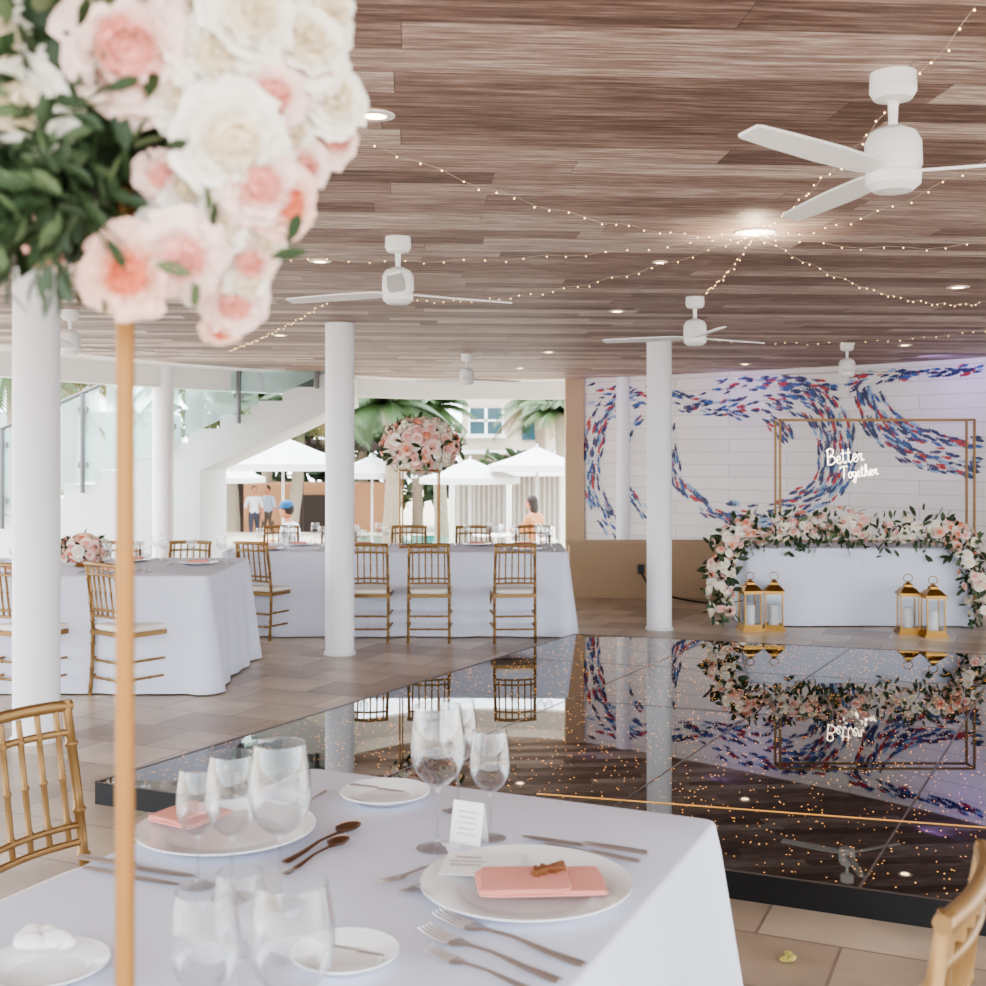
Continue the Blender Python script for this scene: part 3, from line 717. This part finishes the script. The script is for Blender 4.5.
# ---------------------------------------------------------------- stairs
sd=15.2
a0=P(-30,540,sd); a1=P(345,373,sd); n=12
run=(a1.x-a0.x)/n; rise=(a1.z-a0.z)/n
mb=MB(); top=[]
for i in range(n):
    top+=[(a0.x+run*i,a0.z+rise*i),(a0.x+run*i,a0.z+rise*(i+1))]
top.append((a1.x,a1.z))
bot=[(a1.x,a1.z-.38),(P(200,0,sd).x,a0.z+(P(200,0,sd).x-a0.x)*rise/run-.42),(P(200,0,sd).x,-.6),(a0.x-1,-.6),(a0.x-1,a0.z)]
pl=top+bot; N=len(pl)
V=[(x,sd,z) for x,z in pl]+[(x,sd+1.5,z) for x,z in pl]
mb.add(V,[tuple(range(N)),tuple(range(N,2*N))[::-1]]+[(i,N+i,N+(i+1)%N,(i+1)%N) for i in range(N)],0)
mb.obj('staircase',[mat('stair_paint',S(214,218,219),.6)],smooth=False)
mb=MB()
def st(x): return a0.z+(x-a0.x)*rise/run
for i in range(6):
    xa=a0.x-.3+i*1.0+.04; xb=xa+.92
    if xb>a1.x: xb=a1.x
    if xb-xa<.3: break
    za=st(xa);zb=st(xb)
    mb.add([(xa,sd-.05,za+.1),(xb,sd-.05,zb+.1),(xb,sd-.05,zb+1.2),(xa,sd-.05,za+1.2)],[(0,1,2,3)],1)
for px in (5,85,172,240,318):
    x=P(px,0,sd).x; z=st(x); mb.tube([(x,sd-.09,z-.05),(x,sd-.09,z+1.2)],.03,8,0)
    for q in (.3,1.0): mb.box((x,sd-.06,z+q),(.12,.08,.07),0)
mb.tube([(a0.x-.3,sd-.05,st(a0.x-.3)+1.22),(a1.x,sd-.05,st(a1.x)+1.22)],.025,8,0)
mb.obj('glass_stair_railing',[CHROME,GLASSP])
# ---------------------------------------------------------------- outdoors
UMB=mat('umbrella_canvas',S(222,222,222),0.8); POLE=mat('umbrella_pole',S(205,205,205),.4)
GZ=-.6
def umbrella(px,py,d,r):
    t=P(px,py,d); mb=MB(); N=8
    h=t.z-GZ
    ra=[(0.03,h),(r*.5,h-r*.2),(r,h-r*.36)]
    mb.lathe(ra,seg=N,m=0); mb.lathe([(r,h-r*.36),(r*1.0,h-r*.36-.12)],seg=N,m=0)
    mb.tube([(0,0,0),(0,0,h+.06)],.025,8,1); mb.lathe([(.28,0),(.28,.06),(.03,.09)],seg=16,m=1)
    for k in range(N):
        a=2*math.pi*k/N; mb.tube([(0,0,h-.45*r),(r*.55*math.cos(a),r*.55*math.sin(a),h-r*.24)],.008,4,1)
    mb.obj('patio_umbrella',[UMB,POLE],smooth=False,loc=(t.x,t.y,GZ),rz=.2)
umbrella(283,437,20.5,1.25); umbrella(537,447,23,.95); umbrella(470,459,23.5,1.0); umbrella(372,456,26,1.0); umbrella(222,462,28,1.0)
mb=MB()
cx0,cx1=P(452,0,26).x,P(566,0,26).x; ztop=P(0,476,26).z
for x in (cx0,(cx0+cx1)/2,cx1):
    for y in (26,28.2): mb.box((x,y,(ztop+GZ)/2),(.12,.12,ztop-GZ),0)
mb.box(((cx0+cx1)/2,27.1,ztop+.06),(cx1-cx0+.3,2.6,.12),0)
N=120;V=[];Fs=[]
for i in range(N+1):
    x=cx0+(cx1-cx0)*i/N; y=28.1+.05*math.sin(i*1.1); V+=[(x,y,GZ+.02),(x,y,ztop)]
for i in range(N): Fs.append((2*i,2*i+2,2*i+3,2*i+1))
mb.add(V,Fs,1); mb.obj('curtained_cabana',[WHITE,mat('cabana_curtain',S(196,190,184),.8)])
mb=MB(); mb.box((-2.6,29.5,GZ+.0),(3.0,4,.02),0); mb.obj('swimming_pool',[mat('pool_water',S(60,140,130),.05,noise=.1)],smooth=False)
DARK=mat('dark_timber',S(52,40,34),.7); HOT=mat('hotel_render',S(196,184,168),.8); WIN=mat('window_glass',S(46,76,84),.15); OR=mat('ochre_render',S(172,128,94),.8,noise=.06,nscale=2); GW=mat('garden_wall_render',S(168,184,178),.8)
def bx(mb,px0,px1,py0,py1,d,dep,m):
    a=P(px0,py1,d);b=P(px1,py0,d); mb.box(((a.x+b.x)/2,d+dep/2,(a.z+b.z)/2),(b.x-a.x,dep,b.z-a.z),m)
mb=MB()
hd=37.0
bx(mb,462,600,340,512,hd,4,0); bx(mb,470,502,408,434,hd-.1,.2,1); bx(mb,484.5,487.5,408,434,hd-.15,.1,2); bx(mb,470,502,419.5,421.5,hd-.15,.1,2)
for e in ((468,470,406,436),(502,504,406,436)): bx(mb,*e,hd-.15,.2,2)
bx(mb,466,506,434,438,hd-.3,.3,2); bx(mb,522,545,404,440,hd-.1,.2,1); bx(mb,462,600,450,454,hd-.4,.4,2)
mb.obj('hotel_building',[HOT,WIN,WHITE],smooth=False)
mb=MB(); bx(mb,176,385,484,560,38.5,3,0); bx(mb,215,240,495,560,38.4,.2,1); bx(mb,290,330,495,560,38.4,.2,1)
mb.obj('poolside_building',[OR,DARK],smooth=False)
mb=MB()
for i in range(16): bx(mb,240+i*9.5,244+i*9.5,439,444,35,3,0)
bx(mb,232,395,444,451,35,.2,0); bx(mb,232,395,444,451,37.8,.2,0)
for px in (240,300,350,390):
    a=P(px,0,35.1); z=P(0,446,35.1).z; mb.box((a.x,35.1,(z-1.1)/2),(.18,.18,z+1.1),0)
mb.obj('timber_pergola',[DARK],smooth=False)
mb=MB(); bx(mb,-260,150,412,575,30,3,0); mb.obj('garden_wall_building',[GW],smooth=False)
PT=mat('palm_trunk',S(150,138,122),.9,noise=.2,nscale=8); PL=mat('palm_leaf',S(58,80,40),.6,noise=.3,nscale=3); PL2=mat('palm_leaf_dry',S(112,98,56),.6,noise=.3,nscale=3)
def palm(px,py,d,size,gz=-.6,n=22):
    c=P(px,py,d); mb=MB(); x0=c.x+random.uniform(-.4,.4)
    pts=catmull([(x0,d,gz),((x0+c.x)/2+.1,d,(gz+c.z)/2),tuple(c)],6)
    mb.tube(pts,[.2-.08*i/len(pts)+(.012 if i%2 else 0) for i in range(len(pts))],10,0)
    for k in range(n):
        az=k*2.4+random.uniform(-.2,.2); el=random.uniform(-.1,1.25); L=size*random.uniform(.8,1.1)
        pr=[]
        for j in range(11):
            t=j/10; r=L*(t*math.cos(el)*.95+.05*t); z=L*(math.sin(el)*t-.75*t*t*(.6+.3*math.cos(el)))
            pr.append(Vector((c.x+r*math.cos(az),d+r*math.sin(az),c.z+z)))
        mb.tube(pr,[.02*(1-.8*i/10) for i in range(11)],4,1)
        mi=2 if el<.05 else 1
        for j in range(1,11):
            for sgn in (-1,1):
                for q in (0,.33,.66):
                    p=pr[j-1].lerp(pr[j],q); t=(pr[j]-pr[j-1]).normalized(); sd_=t.cross(Vector((0,0,1)))
                    if sd_.length<.05: continue
                    sd_.normalize(); ll=L*.32*math.sin(math.pi*(.12+.8*(j/11)))
                    e=p+(sd_*sgn*.8+t*.55+Vector((0,0,-.45)))*ll; w=t*.035*size/1.5
                    mb.add([tuple(p-w),tuple(p+w),tuple(e)],[(0,1,2)],mi)
    mb.obj('palm_tree',[PT,PL,PL2],smooth=False)
for a in ((388,404,25,1.7),(428,410,31.8,1.5),(538,402,34.2,1.5,-1.1),(560,412,31,1.4),(300,412,33.6,2.2,-1.1),(335,398,40,2.2,-1.1),(222,418,34,1.6,-1.1),(196,380,22,1.3),(14,366,19.5,1.5),(70,366,24,1.7),(410,425,40,1.7,-1.1),(362,420,42,2,-1.1),(262,404,40,2.0,-1.1)): palm(*a)
mb=MB()
for i in range(1400):
    px=random.uniform(180,458); d=random.uniform(42.5,43.8); p=P(px,random.uniform(405,500),d)
    add_leaf(mb,p,rdir(),random.uniform(.5,.9),random.choice([6,6,7]))
for i in range(260):
    px=random.uniform(462,570); d=random.uniform(35.6,36.3); p=P(px,random.uniform(456,505),d)
    add_leaf(mb,p,rdir(),random.uniform(.3,.6),random.choice([6,6,7]))
mb.obj('hedge_foliage',FM,smooth=False)
# ---------------------------------------------------------------- people
def person(name,loc,rz,pose='sit',shirt=S(235,235,238),pants=S(60,64,76),cap=None,longhair=False,sc=1):
    if pose=='sit':
        J=dict(pel=(0,0,.52),sp=(0,-.03,.72),ch=(0,-.01,.92),nk=(0,.02,1.07),hd=(0,.035,1.15))
        for s_,n in ((-1,'l'),(1,'r')):
            J.update({'sh'+n:(.17*s_,-.01,1.0),'el'+n:(.24*s_,.08,.76),'wr'+n:(.14*s_,.31,.78),'pm'+n:(.12*s_,.37,.785),'hp'+n:(.09*s_,.02,.52),'kn'+n:(.12*s_,.44,.53),'an'+n:(.12*s_,.40,.1),'to'+n:(.13*s_,.55,.045)})
    else:
        J=dict(pel=(0,0,.93),sp=(0,-.01,1.12),ch=(0,0,1.32),nk=(0,.01,1.47),hd=(0,.02,1.55))
        for s_,n in ((-1,'l'),(1,'r')):
            J.update({'sh'+n:(.18*s_,0,1.41),'el'+n:(.24*s_,-.02,1.13),'wr'+n:(.25*s_,.08,.89),'pm'+n:(.25*s_,.10,.81),'hp'+n:(.09*s_,0,.9),'kn'+n:(.1*s_,.02+.08*s_,.5),'an'+n:(.1*s_,-.02+.12*s_,.08),'to'+n:(.11*s_,.11+.12*s_,.04)})
    R=dict(pel=.13,sp=.115,ch=.135,nk=.052,hd=.05,sh=.065,el=.043,wr=.03,pm=.032,hp=.095,kn=.06,an=.04,to=.036)
    E=[('pel','sp'),('sp','ch'),('ch','nk'),('nk','hd')]
    for n in 'lr': E+=[('ch','sh'+n),('sh'+n,'el'+n),('el'+n,'wr'+n),('wr'+n,'pm'+n),('pel','hp'+n),('hp'+n,'kn'+n),('kn'+n,'an'+n),('an'+n,'to'+n)]
    names=list(J); idx={k:i for i,k in enumerate(names)}
    co=[J[k] for k in names]; rad=[R.get(k,R.get(k[:-1],.05)) for k in names]; ed=[(idx[a],idx[b]) for a,b in E]
    for n,s_ in (('l',-1),('r',1)):
        w=Vector(J['wr'+n]); p=Vector(J['pm'+n]); fw=(p-w).normalized(); side=Vector((1,0,0)) if pose=='sit' else Vector((0,1,0))
        for j,(o_,L) in enumerate(((-.03,.06),(-.01,.075),(.01,.072),(.03,.055))):
            a=p+side*o_+fw*.015; b=a+fw*L*.55; c_=b+fw*L*.4+Vector((0,0,-.015 if pose=='sit' else 0))
            i0=len(co); co+= [tuple(a),tuple(b),tuple(c_)]; rad+=[.011,.0095,.008]; ed+=[(idx['pm'+n],i0),(i0,i0+1),(i0+1,i0+2)]
        a=w.lerp(p,.4)-side*(.03*s_); b=a-side*.015*s_+fw*.045; i0=len(co); co+=[tuple(a),tuple(b)]; rad+=[.012,.009]; ed+=[(idx['wr'+n],i0),(i0,i0+1)]
    me=bpy.data.meshes.new('sk'); me.from_pydata(co,ed,[]); o=bpy.data.objects.new('sk',me); bpy.context.scene.collection.objects.link(o)
    md=o.modifiers.new('s','SKIN'); md.use_smooth_shade=True
    for i,r in enumerate(rad):
        me.skin_vertices[0].data[i].radius=(r,r)
    me.skin_vertices[0].data[0].use_root=True
    o.modifiers.new('u','SUBSURF').levels=1
    dg=bpy.context.evaluated_depsgraph_get(); dg.update(); em=bpy.data.meshes.new_from_object(o.evaluated_get(dg))
    V=[tuple(q.co) for q in em.vertices]; Fs=[tuple(p.vertices) for p in em.polygons]; mi=[]
    segs=[(Vector(J[a]),Vector(J[b]),a,b) for a,b in E]
    for p in em.polygons:
        c_=p.center; best=None
        for a,b,na,nb in segs:
            ab=b-a; t=max(0,min(1,(c_-a).dot(ab)/ab.length_squared)); dd=(c_-(a+ab*t)).length
            if best is None or dd<best[0]: best=(dd,na,nb,t)
        _,na,nb,t=best
        if nb.startswith(('kn','an')): mi.append(1)
        elif nb.startswith('hp'): mi.append(1)
        elif nb.startswith('to'): mi.append(4)
        elif nb in('hd',) or nb.startswith('pm') or (nb.startswith('wr')) or (nb=='nk' and t>.75): mi.append(2)
        elif na=='pel' and nb=='sp' and t<.2: mi.append(1)
        else: mi.append(0)
    bpy.data.objects.remove(o)
    mb=MB(); mb.add(V,Fs,mi)
    h=Vector(J['hd'])+Vector((0,.02,.075))
    mb.ball(h,(.075,.095,.115),2,20,14); mb.ball(h+Vector((0,.03,-.06)),(.05,.06,.05),2,14,8)
    mb.ball(h+Vector((0,.098,-.012)),(.012,.02,.022),2,8,6); mb.ball(h+Vector((0,.09,-.052)),(.024,.01,.007),5,8,5)
    for s_ in (-1,1):
        mb.ball(h+Vector((.076*s_,-.005,-.01)),(.01,.018,.03),2,8,6); mb.ball(h+Vector((.028*s_,.083,.015)),(.013,.01,.008),6,8,5); mb.ball(h+Vector((.028*s_,.091,.015)),(.005,.004,.005),3,8,5)
        mb.tube([h+Vector((.014*s_,.093,.034)),h+Vector((.04*s_,.085,.036))],.003,5,3)
    mb.ball(h+Vector((0,-.02,.025)),(.084,.095,.108),3,18,12)
    if longhair:
        mb.ball(h+Vector((0,-.06,-.06)),(.085,.055,.15),3,14,10)
    if cap is not None:
        mb.lathe([(.098,.0),(.1,.03),(.09,.075),(.05,.105),(.001,.113)],c=(h.x,h.y-.005,h.z+.035),seg=20,m=7)
        M=Matrix.Translation(h+Vector((0,.1,.045)))@Matrix.Rotation(-.2,4,'X'); mb.ball((0,0,0),(.075,.085,.008),7,16,6,M)
    cm_=mat('cap_cloth',cap,.8) if cap is not None else HAIR
    return mb.obj(name,[mat('shirt_cloth',shirt,.8),mat('trouser_cloth',pants,.8),SKIN,HAIR,mat('shoe',S(50,45,42),.6),mat('lips',S(170,90,84),.5),mat('eye_white',S(235,232,228),.3),cm_],loc=loc,rz=rz,sc=sc,ang=80)
def patio_chair(x,y,rz,z=GZ,sc=1):
    mb=MB(); mb.box((0,0,.39),(.46,.46,.03))
    for a in (-1,1):
        for b in (-1,1): mb.box((.2*a,.2*b,.19),(.04,.04,.38))
        mb.box((.2*a,-.23,.62),(.04,.04,.44)); mb.box((.3*a,0,.62),(.04,.42,.03)); mb.box((.3*a,.19,.5),(.035,.035,.2)); mb.box((.25*a,-.23,.62),(.1,.03,.03)); mb.box((.25*a,.19,.395),(.1,.03,.03))
    for q in (.58,.67,.76,.83): mb.box((0,-.23,q),(.38,.02,.05))
    mb.obj('patio_chair',[WHITE],smooth=False,loc=(x,y,z),rz=rz,sc=sc)
def patio_table(x,y,z=GZ):
    mb=MB(); mb.lathe([(.001,.72),(.4,.72),(.4,.745),(.001,.75)],seg=28); mb.tube([(0,0,.02),(0,0,.72)],.03,10); mb.lathe([(.25,0),(.25,.02),(.03,.04)],seg=20)
    mb.lathe([(.03,.75),(.005,.76),(.005,.83),(.03,.85),(.035,.92)],c=(.1,0,0),seg=10)
    mb.obj('patio_table',[WHITE],loc=(x,y,z))
d_=18.0; p=P(290,0,d_); person('seated_man',(p.x,d_,GZ),math.radians(75),'sit',S(206,212,222),S(60,64,76),cap=S(44,96,140),sc=1.08); patio_chair(p.x,d_,math.radians(75),sc=1.08)
d_=20.6; p=P(534,0,d_); person('seated_woman',(p.x,d_,GZ),math.radians(50),'sit',S(178,124,84),S(190,180,170),longhair=True,sc=1.08); patio_chair(p.x,d_,math.radians(50),sc=1.08); patio_table(p.x-.66,21.2)
p=P(105,0,18.6); person('seated_guest',(p.x,18.6,GZ),math.radians(170),'sit',S(150,190,215),S(60,64,76),cap=S(80,140,184)); patio_chair(p.x,18.6,math.radians(170))
p=P(254,0,33.8); person('standing_person',(p.x,33.8,-1.1),math.radians(200),'stand',S(215,215,215),S(60,60,70))
p=P(268,0,34.3); person('standing_person',(p.x,34.3,-1.1),math.radians(150),'stand',S(170,180,200),S(90,80,70))
mb=MB()
for i in range(3): mb.ball((i*.02-.02,0,.012+.004*i),(.022,.012,.01),0,8,5,Matrix.Rotation(i*.9,4,'Z'))
g=G(792,963); mb.obj('fallen_leaf',[mat('yellow_leaf',S(180,168,96),.6)],loc=(g.x,g.y,0))
# ---------------------------------------------------------------- lights
w=bpy.data.worlds.new('World'); bpy.context.scene.world=w; w.use_nodes=True; nt=w.node_tree; bg=nt.nodes['Background']
bg.inputs['Strength'].default_value=6.2
tc=nt.nodes.new('ShaderNodeTexCoord'); n=nt.nodes.new('ShaderNodeTexNoise'); n.inputs['Scale'].default_value=3; n.inputs['Detail'].default_value=5
mx=nt.nodes.new('ShaderNodeMix'); mx.data_type='RGBA'; mx.inputs[6].default_value=(.8,.9,1,1); mx.inputs[7].default_value=(.95,.98,1,1)
nt.links.new(tc.outputs['Generated'],n.inputs['Vector']); nt.links.new(n.outputs['Fac'],mx.inputs[0]); nt.links.new(mx.outputs[2],bg.inputs['Color'])
def light(kind,name,loc,rot,en,col=(1,1,1),size=.1,**k):
    l=bpy.data.lights.new(name,kind); l.energy=en; l.color=col
    if kind=='SUN': l.angle=math.radians(size)
    elif kind=='AREA': l.size=size
    else: l.shadow_soft_size=size
    for a,b in k.items(): setattr(l,a,b)
    o=bpy.data.objects.new(name,l); bpy.context.scene.collection.objects.link(o); o.location=loc; o.rotation_euler=rot; return o
light('SUN','sun',(0,0,20),(math.radians(-22),math.radians(-30),0),5.0,(1,.97,.92),1.0)
light('SPOT','hub_downlight',(hub.x,hub.y,H-.16),(math.radians(180),0,0),9,(1,.82,.6),.04,spot_size=2.6)
for loc,tgt,e in (((4.55,12.6,2.5),(5.1,13.0,2.1),4.5),((2.7,14.6,2.5),(3.1,15.1,2.1),2.2),((1.2,15.7,2.5),(1.6,16.3,2.2),1.0)):
    q=(Vector(tgt)-Vector(loc)).to_track_quat('-Z','Y').to_euler(); light('AREA','purple_wash_lamp',loc,q,e,(.4,.28,1),.25)
# ---------------------------------------------------------------- camera
cam=bpy.data.cameras.new('Camera'); co=bpy.data.objects.new('Camera',cam); bpy.context.scene.collection.objects.link(co)
co.location=(0,0,C); co.rotation_euler=(math.radians(90),0,0); cam.lens=36*F/986; cam.sensor_width=36; cam.shift_y=-41/986
cam.clip_start=.05; cam.clip_end=300
cam.dof.use_dof=True; cam.dof.focus_distance=5.0; cam.dof.aperture_fstop=5.6
bpy.context.scene.camera=co
bpy.context.scene.view_settings.view_transform='AgX'
try: bpy.context.scene.view_settings.look='AgX - Medium High Contrast'
except Exception: pass
